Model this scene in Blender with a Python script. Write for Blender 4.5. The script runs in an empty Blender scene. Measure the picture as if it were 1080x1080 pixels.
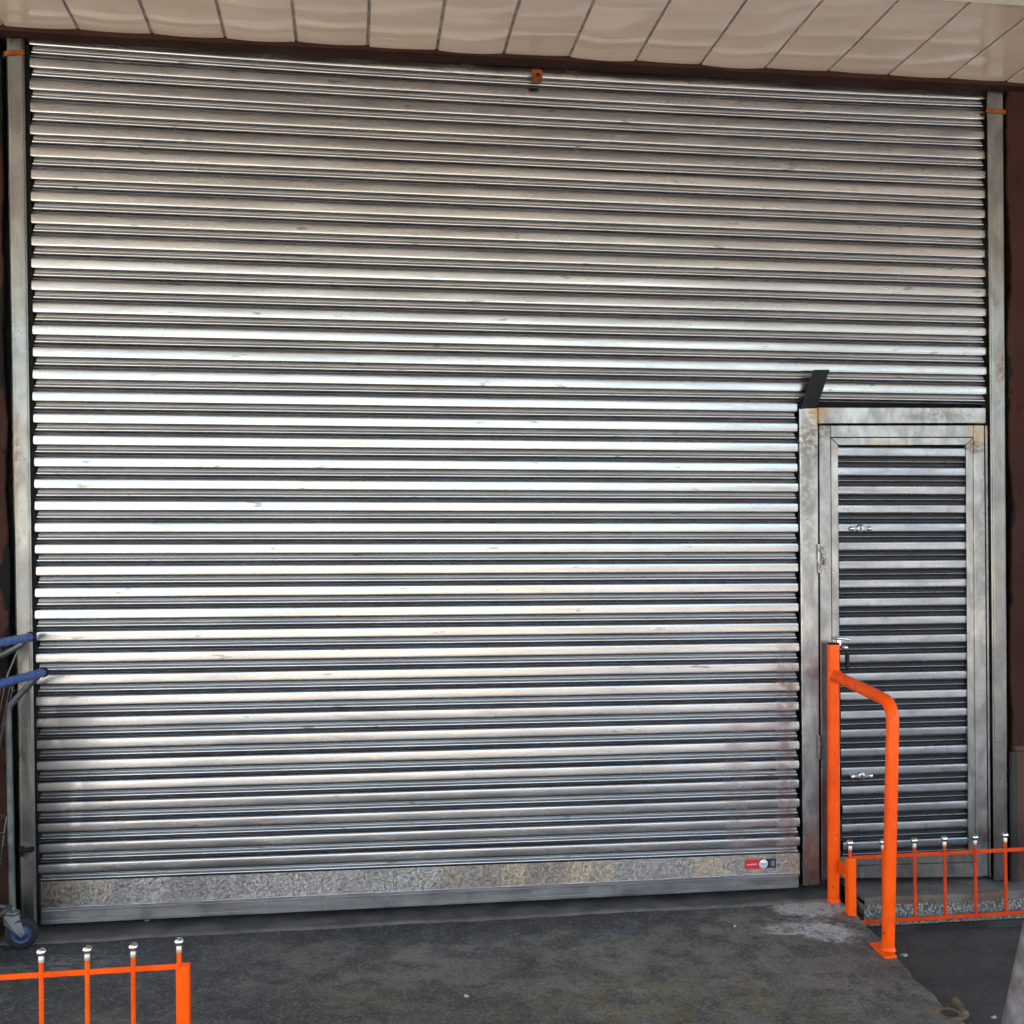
import bpy, math, random
from mathutils import Vector, Matrix
R = random.Random(7)
sc = bpy.context.scene
COL = sc.collection
PI = math.pi

# ------------------------------------------------------------------ camera model
F, CX, HY = 1205.0, 540.0, 580.0          # focal length (px of a 1080 px picture), principal point
YAW, ROLL, DIST, CAMZ = math.atan(170 / F), 0.0055, 4.8, 1.65
FW = Vector((math.sin(YAW), math.cos(YAW), 0))
RT = Vector((math.cos(YAW), -math.sin(YAW), 0))
UP = Vector((0, 0, 1))
EYE = Vector((0, -DIST, CAMZ))

def ray(px, py):
    a, b = px - CX, py - HY
    return FW + RT * ((a - ROLL * b) / F) - UP * ((b + ROLL * a) / F)
def at_y(px, py, y):                       # point of the vertical plane at depth y
    r = ray(px, py)
    return EYE + r * ((y + DIST) / r.y)
def at_z(px, py, z):                       # point of the horizontal plane at height z
    r = ray(px, py)
    return EYE + r * ((z - CAMZ) / r.z)

cam = bpy.data.cameras.new('camera')
co = bpy.data.objects.new('camera', cam)
COL.objects.link(co)
c_r = (RT - UP * ROLL).normalized(); c_u = (RT * ROLL + UP).normalized(); c_b = -FW
m = Matrix((c_r, c_u, c_b)).transposed().to_4x4(); m.translation = EYE
co.matrix_world = m
cam.sensor_fit = 'HORIZONTAL'; cam.sensor_width = 36; cam.lens = 36 * F / 1080
cam.shift_y = 40 / 1080
cam.clip_start = 0.05; cam.clip_end = 3000
sc.camera = co

# ------------------------------------------------------------------ mesh helpers
class MB:
    def __init__(self): self.v = []; self.f = []; self.mi = []; self.sm = []
    def add(self, vs, fs, mi=0, smooth=False):
        o = len(self.v); self.v += [tuple(p) for p in vs]
        for f in fs:
            self.f.append(tuple(i + o for i in f)); self.mi.append(mi); self.sm.append(smooth)
    def box(self, x0, x1, y0, y1, z0, z1, bev=0.0, mi=0):
        if bev <= 0:
            vs = [(x, y, z) for x in (x0, x1) for y in (y0, y1) for z in (z0, z1)]
            self.add(vs, [(0,1,3,2),(4,6,7,5),(0,4,5,1),(2,3,7,6),(0,2,6,4),(1,5,7,3)], mi)
            return
        self.hexa([(x0,y0,z0),(x1,y0,z0),(x1,y1,z0),(x0,y1,z0),(x0,y0,z1),(x1,y0,z1),(x1,y1,z1),(x0,y1,z1)], bev, mi)
    def hexa(self, c, bev=0.0, mi=0):
        # eight corners: bottom ring then top ring; chamfered edges
        c = [Vector(p) for p in c]
        if bev <= 0:
            self.add(c, [(3,2,1,0),(4,5,6,7),(0,1,5,4),(1,2,6,5),(2,3,7,6),(3,0,4,7)], mi); return
        nb = {0:(1,3,4),1:(0,2,5),2:(1,3,6),3:(2,0,7),4:(5,7,0),5:(4,6,1),6:(5,7,2),7:(6,4,3)}
        idx = {}; vs = []
        def p(i, skip):                     # corner i moved inside the face whose normal runs along edge i-skip
            k = (i, skip)
            if k not in idx:
                q = c[i].copy()
                for n in nb[i]:
                    if n != skip:
                        d = c[n] - c[i]; q += d.normalized() * min(bev, d.length * .45)
                idx[k] = len(vs); vs.append(q)
            return idx[k]
        fs = []
        faces = [((3,2,1,0), {0:4,1:5,2:6,3:7}), ((4,5,6,7), {4:0,5:1,6:2,7:3}), ((0,1,5,4), {0:3,1:2,5:6,4:7}),
                 ((1,2,6,5), {1:0,2:3,6:7,5:4}), ((2,3,7,6), {2:1,3:0,7:4,6:5}), ((3,0,4,7), {3:2,0:1,4:5,7:6})]
        for f, sk in faces: fs.append(tuple(p(i, sk[i]) for i in f))
        done = set()
        for fa, ska in faces:
            for fb, skb in faces:
                if fa >= fb: continue
                s = [i for i in fa if i in fb]
                if len(s) == 2:
                    i, j = s
                    fs.append((p(i, ska[i]), p(j, ska[j]), p(j, skb[j]), p(i, skb[i])))
        for i in range(8): fs.append(tuple(p(i, n) for n in nb[i]))
        self.add(vs, fs, mi)
    def tube(self, path, r, seg=14, cap=True, mi=0, closed=False):
        path = [Vector(p) for p in path]; n = len(path)
        rr = r if isinstance(r, (list, tuple)) else [r] * n
        tang = []
        for i in range(n):
            if closed: t = path[(i+1) % n] - path[i-1]
            else: t = path[min(i+1, n-1)] - path[max(i-1, 0)]
            tang.append(t.normalized())
        ref = Vector((0, 0, 1)) if abs(tang[0].z) < .9 else Vector((1, 0, 0))
        nx = tang[0].cross(ref).normalized()
        vs = []; fs = []
        for i in range(n):
            nx = (nx - tang[i] * nx.dot(tang[i])).normalized(); ny = tang[i].cross(nx)
            for k in range(seg):
                a = 2 * PI * k / seg
                vs.append(path[i] + (nx * math.cos(a) + ny * math.sin(a)) * rr[i])
        for i in range(n if closed else n - 1):
            j = (i + 1) % n
            for k in range(seg):
                fs.append((i*seg+k, i*seg+(k+1) % seg, j*seg+(k+1) % seg, j*seg+k))
        self.add(vs, fs, mi, True)
        if cap and not closed:
            self.add(vs[:seg], [tuple(range(seg))[::-1]], mi); self.add(vs[-seg:], [tuple(range(seg))], mi)
    def lathe(self, o, prof, seg=20, axis=Vector((0, 0, 1)), mi=0):
        # prof: (distance along axis, radius)
        o = Vector(o); axis = Vector(axis).normalized()
        ref = Vector((1, 0, 0)) if abs(axis.x) < .9 else Vector((0, 1, 0))
        a = axis.cross(ref).normalized(); b = axis.cross(a)
        vs = [o + axis * h + (a * math.cos(2*PI*k/seg) + b * math.sin(2*PI*k/seg)) * max(r, 1e-5) for h, r in prof for k in range(seg)]
        fs = [(i*seg+k, i*seg+(k+1) % seg, (i+1)*seg+(k+1) % seg, (i+1)*seg+k) for i in range(len(prof)-1) for k in range(seg)]
        self.add(vs, fs, mi, True)
    def prism(self, poly, y0, y1, mi=0):    # polygon (x,z) extruded between two y
        n = len(poly)
        vs = [(x, y0, z) for x, z in poly] + [(x, y1, z) for x, z in poly]
        self.add(vs, [tuple(range(n)), tuple(range(n, 2*n))[::-1]] + [(i, (i+n), (i+1) % n + n, (i+1) % n) for i in range(n)], mi)
    def build(self, name, mats, parent=None, loc=None):
        if not isinstance(mats, (list, tuple)): mats = [mats]
        off = Vector(loc) if loc is not None else Vector((0, 0, 0))
        base = Vector((0, 0, 0)); p = parent
        while p is not None: base += p.location; p = p.parent
        org = base + off
        me = bpy.data.meshes.new(name)
        me.from_pydata([tuple(Vector(v) - org) for v in self.v], [], self.f)
        for mt in mats: me.materials.append(mt)
        me.polygons.foreach_set('material_index', self.mi)
        me.polygons.foreach_set('use_smooth', self.sm)
        me.update()
        o = bpy.data.objects.new(name, me); COL.objects.link(o)
        o.location = off
        if parent is not None: o.parent = parent
        return o

def thing(name, loc, label, cat, group=None):
    o = bpy.data.objects.new(name, None); COL.objects.link(o)
    o.location = loc; o.empty_display_size = .1
    tag(o, label, cat, group); return o
def tag(o, label, cat=None, group=None):
    o['label'] = label
    if cat: o['category'] = cat
    if group: o['group'] = group
    return o
def struct(o): o['kind'] = 'structure'; return o

# ------------------------------------------------------------------ material helpers
class NM:
    def __init__(self, name):
        self.m = bpy.data.materials.new(name); self.m.use_nodes = True
        self.t = self.m.node_tree; self.b = self.t.nodes['Principled BSDF']
        self.g = self.t.nodes.new('ShaderNodeNewGeometry')
    def n(self, ty, **kw):
        x = self.t.nodes.new(ty)
        for k, v in kw.items(): setattr(x, k, v)
        return x
    def l(self, a, b): self.t.links.new(a, b)
    def val(self, sock, v):
        if isinstance(v, (int, float)): sock.default_value = v
        elif isinstance(v, (tuple, list)): sock.default_value = tuple(v) if len(v) != 3 or sock.type == 'VECTOR' else (*v, 1)
        else: self.l(v, sock)
    def pos(self, sx=1, sy=1, sz=1):
        mp = self.n('ShaderNodeMapping'); mp.inputs['Scale'].default_value = (sx, sy, sz)
        self.l(self.g.outputs['Position'], mp.inputs['Vector']); return mp.outputs[0]
    def sep(self):
        s = self.n('ShaderNodeSeparateXYZ'); self.l(self.g.outputs['Position'], s.inputs[0]); return s.outputs
    def noise(self, scale, det=4, vec=None, rough=.55, dist=0):
        x = self.n('ShaderNodeTexNoise'); x.inputs['Scale'].default_value = scale; x.inputs['Detail'].default_value = det
        x.inputs['Roughness'].default_value = rough; x.inputs['Distortion'].default_value = dist
        self.l(vec if vec is not None else self.pos(), x.inputs['Vector']); return x.outputs[0]
    def vor(self, scale, vec=None, out='Color', feature='F1'):
        x = self.n('ShaderNodeTexVoronoi', feature=feature); x.inputs['Scale'].default_value = scale
        self.l(vec if vec is not None else self.pos(), x.inputs['Vector']); return x.outputs[out]
    def rng(self, v, a, b, c=0., d=1., smooth=True):
        x = self.n('ShaderNodeMapRange'); x.interpolation_type = 'SMOOTHSTEP' if smooth else 'LINEAR'
        self.val(x.inputs[0], v); x.inputs[1].default_value = a; x.inputs[2].default_value = b
        x.inputs[3].default_value = c; x.inputs[4].default_value = d; return x.outputs[0]
    def mth(self, op, a, b=0.):
        x = self.n('ShaderNodeMath', operation=op); self.val(x.inputs[0], a); self.val(x.inputs[1], b); return x.outputs[0]
    def mul(self, *a):
        r = a[0]
        for b in a[1:]: r = self.mth('MULTIPLY', r, b)
        return r
    def mix(self, f, a, b):
        x = self.n('ShaderNodeMix', data_type='RGBA'); self.val(x.inputs[0], f); self.val(x.inputs[6], a); self.val(x.inputs[7], b); return x.outputs[2]
    def bump(self, h, strength=.2, dist=.01):
        x = self.n('ShaderNodeBump'); x.inputs['Strength'].default_value = strength; x.inputs['Distance'].default_value = dist
        self.l(h, x.inputs['Height']); self.l(x.outputs[0], self.b.inputs['Normal']); return x
    def set(self, **kw):
        for k, v in kw.items(): self.val(self.b.inputs[k.replace('_', ' ')], v)
        return self.m
    def spot(self, x, z, rx, rz, s=None):   # soft elliptical mask on a wall at X = x, Z = z
        s = s or self.sep()
        dx = self.mth('DIVIDE', self.mth('SUBTRACT', s[0], x), rx); dz = self.mth('DIVIDE', self.mth('SUBTRACT', s[2], z), rz)
        d = self.mth('SQRT', self.mth('ADD', self.mul(dx, dx), self.mul(dz, dz)))
        return self.rng(d, .3, 1., 1., 0.)
    def spot_g(self, x, y, rx, ry, s=None): # same on the ground
        s = s or self.sep()
        dx = self.mth('DIVIDE', self.mth('SUBTRACT', s[0], x), rx); dy = self.mth('DIVIDE', self.mth('SUBTRACT', s[1], y), ry)
        d = self.mth('SQRT', self.mth('ADD', self.mul(dx, dx), self.mul(dy, dy)))
        return self.rng(d, .3, 1., 1., 0.)

def mat_lath(name='galvanised_lath', dull=0.):
    k = NM(name); s = k.sep()
    st = k.noise(6, 5, k.pos(.35, 1, 4)); bl = k.noise(9, 5, k.pos(.5, 1, 1)); fine = k.noise(30, 3, k.pos(.15, 1, 1.5))
    base = k.mix(k.rng(st, .3, .7), (.315, .307, .298), (.395, .385, .374))
    grime = k.mul(k.rng(bl, .55, .75), .3)
    base = k.mix(grime, base, (.30, .28, .26))
    # scuffs: sparse short dark marks
    sc_ = k.mul(k.rng(k.noise(26, 3, k.pos(.35, 1, 1.4)), .66, .74), .75)
    base = k.mix(sc_, base, (.12, .11, .10))
    # dark reflection painted into the base colour at the lower left end
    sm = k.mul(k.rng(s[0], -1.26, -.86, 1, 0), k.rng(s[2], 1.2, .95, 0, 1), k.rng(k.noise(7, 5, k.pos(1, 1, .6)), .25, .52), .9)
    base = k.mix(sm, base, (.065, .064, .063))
    # brown smears at the right ends of the lower laths
    n3 = k.rng(k.noise(22, 4, k.pos(1, 1, 1)), .28, .6)
    rx = k.mth('ABSOLUTE', k.mth('SUBTRACT', s[0], 1.885))
    r1 = k.mul(k.rng(rx, .015, .06, 1, 0), k.rng(s[2], 1.32, 1.05, 0, 1), n3, .8)
    rx2 = k.mth('ABSOLUTE', k.mth('SUBTRACT', s[0], 1.66))
    r2 = k.mul(k.rng(rx2, .01, .09, 1, 0), k.rng(s[2], 1.05, .8, 0, 1), n3, .35)
    rust = k.mth('MAXIMUM', r1, r2)
    base = k.mix(rust, base, (.17, .075, .055))
    ro = k.mth('ADD', k.rng(fine, .3, .75, .20, .29), k.mul(k.mth('MAXIMUM', rust, sm), .2))
    ro = k.mth('ADD', ro, k.mul(grime, .2))
    if dull: base = k.mix(dull, base, (.20, .195, .19)); ro = k.mth('ADD', ro, .20)
    k.bump(k.noise(5, 3, k.pos(.5, 1, 1.5)), .05, .02)
    return k.set(Base_Color=base, Metallic=k.mth('SUBTRACT', 1., k.mul(rust, .75)), Roughness=ro)

def mat_steel(name, c0, c1, r0, r1, rusts=(), vertical=True, spangle=0., dark=.3, bumpy=.1):
    k = NM(name); s = k.sep()
    st = k.noise(6, 6, k.pos(2.6, 1, 1.2) if vertical else k.pos(.5, 1, 6), dist=.5); bl = k.noise(5, 6, k.pos(1.6, 1, 1))
    base = k.mix(k.rng(st, .3, .7), c0, c1)
    gr = k.mul(k.rng(bl, .48, .72), dark)
    base = k.mix(gr, base, (.16, .155, .15))
    sp = k.mul(k.rng(k.noise(70, 3), .64, .72), .55)
    base = k.mix(sp, base, (.10, .09, .085))
    ru = None
    for (x, z, rx, rz, col, amt) in rusts:
        mk = k.mul(k.spot(x, z, rx, rz, s), k.rng(k.noise(46, 7, rough=.7), .40, .58), amt)
        base = k.mix(mk, base, col)
        ru = mk if ru is None else k.mth('MAXIMUM', ru, mk)
    ro = k.mth('ADD', k.rng(bl, .3, .7, r0, r1), k.mul(sp, .2))
    met = 1.
    if ru is not None:
        met = k.mth('SUBTRACT', 1., k.mul(ru, .9)); ro = k.mth('ADD', ro, k.mul(ru, .35))
    h = k.noise(16, 5)
    if spangle: h = k.mth('ADD', k.mul(h, .4), k.mul(k.vor(85, k.pos(1, 1, 1.4)), spangle))
    k.bump(h, bumpy, .01)
    return k.set(Base_Color=base, Metallic=met, Roughness=ro)

def mat_spangle():
    k = NM('spangled_zinc'); s = k.sep()
    nz = k.n('ShaderNodeTexNoise'); nz.inputs['Scale'].default_value = 30; k.l(k.pos(), nz.inputs['Vector'])
    wv = k.n('ShaderNodeVectorMath', operation='MULTIPLY_ADD'); k.l(nz.outputs['Color'], wv.inputs[0]); wv.inputs[1].default_value = (.016, .016, .016); k.l(k.pos(), wv.inputs[2])
    vo = k.n('ShaderNodeTexVoronoi'); vo.inputs['Scale'].default_value = 165; k.l(wv.outputs[0], vo.inputs['Vector'])
    sp = k.n('ShaderNodeSeparateColor'); k.l(vo.outputs['Color'], sp.inputs[0])
    g = sp.outputs[0]; bl = k.noise(4, 5, k.pos(1, 1, .5))
    base = k.mix(g, (.33, .33, .335), (.52, .50, .47))
    gold = k.mul(k.rng(k.noise(1.9, 3, k.pos(1, 1, .3)), .47, .58), k.rng(g, .0, .9, .35, 1.), .75)  # warm reflections painted into the zinc colour as gold patches
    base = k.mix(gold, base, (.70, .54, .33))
    base = k.mix(k.mul(k.rng(bl, .46, .62), .6), base, (.24, .24, .25))
    d = k.mul(k.rng(s[0], -1.25, -.9, 1, 0), .85)  # dark reflection painted over the plate's left end
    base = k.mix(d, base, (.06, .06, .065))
    # every zinc crystal is tilted a little its own way
    su = k.n('ShaderNodeVectorMath', operation='SUBTRACT'); k.l(vo.outputs['Color'], su.inputs[0]); su.inputs[1].default_value = (.5, .5, .5)
    ma = k.n('ShaderNodeVectorMath', operation='MULTIPLY_ADD'); k.l(su.outputs[0], ma.inputs[0]); ma.inputs[1].default_value = (.06, .0, .11); k.l(k.g.outputs['Normal'], ma.inputs[2])
    no = k.n('ShaderNodeVectorMath', operation='NORMALIZE'); k.l(ma.outputs[0], no.inputs[0]); k.l(no.outputs[0], k.b.inputs['Normal'])
    return k.set(Base_Color=base, Metallic=1., Roughness=k.rng(g, 0, 1, .30, .42))

def mat_plain(name, col, rough=.5, metal=0., var=.25, sc_=12, bump=.1, bs=40, spec=.5):
    k = NM(name)
    nz = k.noise(sc_, 5)
    d = tuple(c * (1 - var) for c in col); e = tuple(min(1, c * (1 + var * .6)) for c in col)
    base = k.mix(k.rng(nz, .3, .7), d, e)
    if bump: k.bump(k.noise(bs, 4), bump, .005)
    return k.set(Base_Color=base, Roughness=k.rng(k.noise(sc_ * 2, 4), .3, .7, max(.02, rough - .08), min(1, rough + .1)), Metallic=metal, Specular_IOR_Level=spec)

def mat_orange(name='orange_gloss_paint', c0=(.88, .076, .001), c1=(.97, .098, .001)):
    k = NM(name)
    ch = k.rng(k.noise(38, 5, rough=.6), .665, .70); soft = k.rng(k.noise(5, 4), .3, .7)
    base = k.mix(soft, c0, c1)
    base = k.mix(k.mul(k.rng(k.noise(9, 7, k.pos(1, 1, .45), rough=.68), .50, .72), .42), base, tuple(c * .42 for c in c0))
    base = k.mix(k.mul(ch, .9), base, (.05, .025, .02))
    k.bump(k.noise(28, 3), .10, .004)
    return k.set(Base_Color=base, Roughness=k.rng(k.noise(14, 4), .3, .7, .30, .46), Specular_IOR_Level=.18)

def mat_soffit():
    k = NM('white_plastic_panel'); s = k.sep()
    base = k.mix(k.rng(k.noise(2.2, 5), .35, .7), (.63, .48, .35), (.69, .535, .40))
    base = k.mix(k.mul(k.rng(k.noise(45, 3), .68, .74), .5), base, (.42, .36, .31))
    k.bump(k.noise(1.0, 1, k.pos(1.1, 4.2, 1)), .45, .02)
    return k.set(Base_Color=base, Roughness=.10, Specular_IOR_Level=.6)

def mat_ramp():
    k = NM('worn_concrete'); s = k.sep()
    big = k.noise(1.6, 6, rough=.62, dist=.4); mid = k.noise(7, 7, rough=.65); fine = k.noise(60, 5, rough=.7)
    base = k.mix(k.rng(big, .36, .64), (.070, .060, .047), (.150, .130, .100))
    base = k.mix(k.mul(k.rng(mid, .44, .62), .75), base, (.040, .035, .028))
    # tarry damp band along the doorstep, ragged front
    rag = k.mth('ADD', s[1], k.mth('ADD', k.mul(k.mth('SUBTRACT', k.noise(3.0, 6, k.pos(1, .4, 1)), .5), .55), k.mul(k.mth('SUBTRACT', mid, .5), .12)))
    band = k.mul(k.rng(rag, -.30, -.24, 0, 1), k.rng(s[0], 1.0, 1.7, 1, .35))
    base = k.mix(k.mul(band, .9), base, (.021, .020, .019))
    # bluish left part
    base = k.mix(k.mul(k.rng(s[0], .1, -.6), k.rng(mid, .3, .6), .6), base, (.044, .043, .043))
    # moss / silt to the front
    moss = k.mul(k.spot_g(1.05, -1.15, .95, .65, s), k.rng(k.noise(9, 7, rough=.7), .40, .62), .7)
    base = k.mix(moss, base, (.150, .112, .045))
    moss2 = k.mul(k.spot_g(.05, -.95, .42, .55, s), k.rng(k.noise(8, 7, rough=.7), .42, .62), .55)
    base = k.mix(moss2, base, (.115, .088, .038))
    # spilt cement
    wv = k.noise(9, 7, k.pos(1, 1.3, 1), rough=.62, dist=2.6)
    c1, c2, c3, c4 = (at_z(px, py, .1) for px, py in ((855, 962), (872, 985), (800, 947), (838, 982)))
    cm = k.mth('MAXIMUM', k.mul(k.spot_g(c1.x, c1.y, .26, .15, s), 1.15), k.spot_g(c2.x, c2.y, .17, .20, s))
    cm = k.mth('MAXIMUM', cm, k.mth('MAXIMUM', k.mul(k.spot_g(c3.x, c3.y, .40, .05, s), .9), k.mul(k.spot_g(c4.x, c4.y, .22, .12, s), .8)))
    cem = k.rng(k.mth('ADD', k.mul(cm, .36), wv), .63, .86, 0, .9)
    base = k.mix(cem, base, (.46, .43, .39))
    cem2 = k.mul(k.spot_g(-1.0, -.33, .26, .2, s), k.rng(k.noise(9, 6, k.pos(1, 2, 1), dist=2), .46, .6), .5)
    base = k.mix(cem2, base, (.27, .26, .25))
    sc2 = k.mul(k.rng(k.noise(13, 6, k.pos(1, 1.3, 1), rough=.7, dist=1), .60, .70), .4)
    base = k.mix(sc2, base, (.25, .22, .18))
    gr = k.rng(k.vor(120), .1, .9, .0, 1., False)
    base = k.mix(k.mul(k.rng(gr, .72, .95), .38), base, (.24, .215, .18)); base = k.mix(k.mul(k.rng(gr, .30, .08), .45), base, (.025, .022, .019))
    spk = k.rng(fine, .60, .68); base = k.mix(k.mul(spk, .55), base, (.30, .27, .22))
    pit = k.rng(k.noise(48, 4, rough=.6), .60, .66); base = k.mix(k.mul(pit, .7), base, (.02, .018, .015))
    spd = k.rng(k.noise(20, 5, rough=.65), .60, .68); base = k.mix(k.mul(spd, .6), base, (.022, .022, .024))
    # rusty ring round the old socket
    ring = k.mul(k.spot_g(SOCK.x, SOCK.y, .09, .085, s), k.rng(mid, .3, .55), .75)
    base = k.mix(ring, base, (.20, .125, .05))
    k.bump(k.mth('ADD', k.mul(mid, .7), k.mul(fine, .5)), .6, .014)
    return k.set(Base_Color=base, Roughness=k.mth('SUBTRACT', k.rng(mid, .3, .7, .55, .85), k.mul(band, .15)))

def mat_asphalt():
    k = NM('dark_tarmac')
    mid = k.noise(5, 6, rough=.6); fine = k.noise(90, 4, rough=.7)
    base = k.mix(k.rng(mid, .35, .65), (.034, .029, .024), (.054, .046, .037))
    base = k.mix(k.mul(k.rng(fine, .62, .72), .5), base, (.11, .105, .10))
    base = k.mix(k.mul(k.rng(k.noise(14, 6, rough=.7, dist=1.5), .62, .70), .35), base, (.12, .115, .11))
    gr = k.rng(k.vor(110), .1, .9, .0, 1., False)
    base = k.mix(k.mul(k.rng(gr, .75, .95), .4), base, (.12, .105, .09)); base = k.mix(k.mul(k.rng(gr, .28, .08), .5), base, (.014, .012, .011))
    base = k.mix(k.mul(k.rng(k.noise(2.2, 6, rough=.65), .46, .62), .4), base, (.075, .066, .056))
    # unseen ground farther out, made pale to brighten the lower laths' reflections
    s = k.sep()
    base = k.mix(k.rng(s[1], -2.3, -2.5), base, (.40, .375, .345))
    k.bump(k.mth('ADD', k.mul(mid, .5), k.mul(fine, .6)), .4, .008)
    return k.set(Base_Color=base, Roughness=k.rng(mid, .3, .7, .6, .85))

def mat_terrazzo():
    k = NM('pebble_dash')
    c = k.vor(125, k.pos(1, 1, 1)); e = k.vor(125, k.pos(1, 1, 1), 'Distance')
    g = k.rng(c, .15, .9, smooth=False)
    base = k.mix(g, (.03, .027, .024), (.40, .36, .30))
    base = k.mix(k.rng(e, .45, .7), base, (.06, .055, .05))
    base = k.mix(k.mul(k.rng(k.noise(4, 4), .4, .65), .5), base, (.07, .065, .06))
    k.bump(e, -.25, .003)
    return k.set(Base_Color=base, Roughness=.75)

def mat_wall(name, a, b):
    k = NM(name); s = k.sep()
    base = k.mix(k.rng(k.noise(3, 6), .3, .7), a, b)
    base = k.mix(k.mul(k.rng(k.noise(25, 5), .6, .7), .5), base, tuple(c * .4 for c in a))
    k.bump(k.noise(30, 5), .25, .006)
    return k.set(Base_Color=base, Roughness=.85, Specular_IOR_Level=.15)

# old bolt socket at the ramp edge (needed by the concrete material)
ZR = 0.10
SOCK = at_z(1001, 1066, ZR)

M = {}
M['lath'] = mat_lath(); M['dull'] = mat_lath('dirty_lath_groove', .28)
M['gap'] = mat_plain('black_grease_and_recess', (.012, .012, .013), .6, 0, bump=0)  # black for grease in joints and for painted shade in recesses
M['slot'] = mat_plain('greasy_lath_slot', (.075, .078, .088), .45, .8, .3, bump=0)
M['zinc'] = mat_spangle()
M['rail'] = mat_steel('rolled_steel_rail', (.23, .235, .245), (.35, .355, .36), .28, .42, vertical=False, dark=.2)
OCH, BRN, BLK = (.42, .24, .08), (.16, .085, .05), (.035, .03, .03)
M['guide'] = mat_steel('dull_guide_steel', (.14, .137, .126), (.22, .212, .194), .26, .40, dark=.6,
    rusts=[(-1.335, 2.0, .05, .35, (.33, .20, .09), .8), (-1.30, .46, .06, .05, (.03, .025, .02), 1.),
           (2.90, 2.45, .05, .12, BRN, .7), (2.9, 1.2, .05, .2, BRN, .4), (-1.33, 3.0, .05, .2, BRN, .3)])
M['frame'] = mat_steel('welded_frame_steel', (.19, .188, .18), (.35, .342, .32), .25, .38, dark=.65,
    rusts=[(2.03, 2.24, .07, .08, OCH, 1.), (2.0, 2.12, .08, .12, (.16, .11, .075), .8), (2.6, 2.235, .25, .03, (.15, .12, .095), .6), (2.06, 2.17, .05, .06, BLK, .5),
           (2.80, 2.16, .08, .08, (.45, .28, .12), 1.), (2.77, 2.10, .07, .04, BRN, 1.), (1.985, 1.9, .05, .5, (.15, .12, .10), .5), (2.82, 1.7, .05, .6, (.14, .11, .09), .45), (2.115, 2.08, .05, .03, (.35, .2, .08), .6),
           (2.045, 1.60, .035, .11, (.05, .035, .03), 1.), (2.04, .77, .03, .16, (.04, .03, .028), .95), (2.38, 2.115, .15, .02, (.5, .34, .16), .5)])
M['louvre'] = mat_steel('weathered_louvre_steel', (.22, .223, .226), (.34, .343, .347), .25, .38, vertical=False, dark=.55, bumpy=.08)
M['orange'] = mat_orange(); M['redorange'] = mat_orange('faded_red_orange_paint', (.50, .036, .004), (.66, .055, .004))
M['rust_orange'] = mat_plain('primer_orange', (.20, .055, .010), .75, 0, .5, 40, spec=.15)
M['chrome'] = mat_plain('polished_ball', (.75, .75, .75), .12, 1., .08, bump=0)
M['collar'] = mat_plain('bare_collar', (.62, .55, .42), .4, .6, .3)
M['black'] = mat_plain('black_plate_paint', (.008, .008, .008), .6, 0, .3, spec=.2)
M['soffit'] = mat_soffit()
M['joint'] = mat_plain('grey_joint', (.36, .29, .245), .6, 0, .35, 30)
M['trim'] = mat_plain('cream_trim', (.78, .68, .48), .4, 0, .08)
M['lintel'] = mat_wall('brown_lintel_paint', (.026, .010, .006), (.042, .016, .010))
M['wall'] = mat_wall('oxblood_wall_paint', (.052, .021, .015), (.075, .031, .023))
def mat_wall_edge(name, a, b, x0, side):
    k = NM(name); s = k.sep()
    base = k.mix(k.rng(k.noise(3, 6), .3, .7), a, b)
    base = k.mix(k.mul(k.rng(k.noise(25, 5), .6, .7), .5), base, tuple(c * .4 for c in a))
    # black edge beside the guide: bared mortar right, painted-in shadow gap left
    d = k.mul(k.mth('SUBTRACT', s[0], x0), side)
    lim = k.mth('ADD', d, k.mul(k.mth('SUBTRACT', k.noise(3.4, 6, k.pos(1, 1, .9), rough=.65), .52), -.32))
    mortar_shade = k.rng(lim, -.004, .006, 1, 0)
    base = k.mix(mortar_shade, base, (.008, .007, .006))
    k.bump(k.mth('ADD', k.noise(30, 5), k.mul(mortar_shade, -1.2)), .4, .008)
    return k.set(Base_Color=base, Roughness=.9, Specular_IOR_Level=.12)
M['wall_edge_l'] = mat_wall_edge('oxblood_wall_left', (.030, .012, .008), (.042, .017, .012), at_y(6, 400, -.03).x - .02, -1)
M['wall_edge_r'] = mat_wall_edge('oxblood_wall_right', (.030, .011, .0075), (.042, .0165, .0115), at_y(1063, 500, -.03).x, 1)
M['mortar'] = mat_wall('broken_mortar', (.018, .015, .013), (.045, .04, .035))
M['ramp'] = mat_ramp()
M['tar'] = mat_asphalt()
M['strip'] = mat_plain('doorstep_concrete', (.098, .089, .074), .8, 0, .4, 9, .5, 60)
M['step'] = mat_plain('threshold_concrete', (.16, .155, .14), .8, 0, .45, 6, .5, 60)
M['pebble'] = mat_terrazzo()
M['blue'] = mat_plain('blue_plastic', (.026, .075, .27), .3, 0, .08, bump=.03)
M['wire'] = mat_plain('dull_trolley_wire', (.12, .113, .095), .42, .9, .4)
M['tubez'] = mat_plain('worn_trolley_tube', (.13, .133, .122), .45, .7, .4)
M['rubber'] = mat_plain('grey_rubber', (.018, .018, .021), .7, 0, .3, spec=.2)
M['hub'] = mat_plain('blue_wheel_hub', (.012, .032, .085), .45, 0, .3)
M['red'] = mat_plain('red_vinyl', (.50, .010, .018), .4, 0, .1, bump=0)
M['white'] = mat_plain('white_vinyl', (.74, .73, .76), .4, 0, .05, bump=0)
M['navy'] = mat_plain('black_vinyl', (.016, .017, .024), .4, 0, .1, bump=0)
M['pink'] = mat_plain('pink_print', (.75, .32, .34), .5, 0, .1, bump=0)
M['greyp'] = mat_plain('grey_print', (.16, .15, .17), .5, 0, .1, bump=0)
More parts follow.
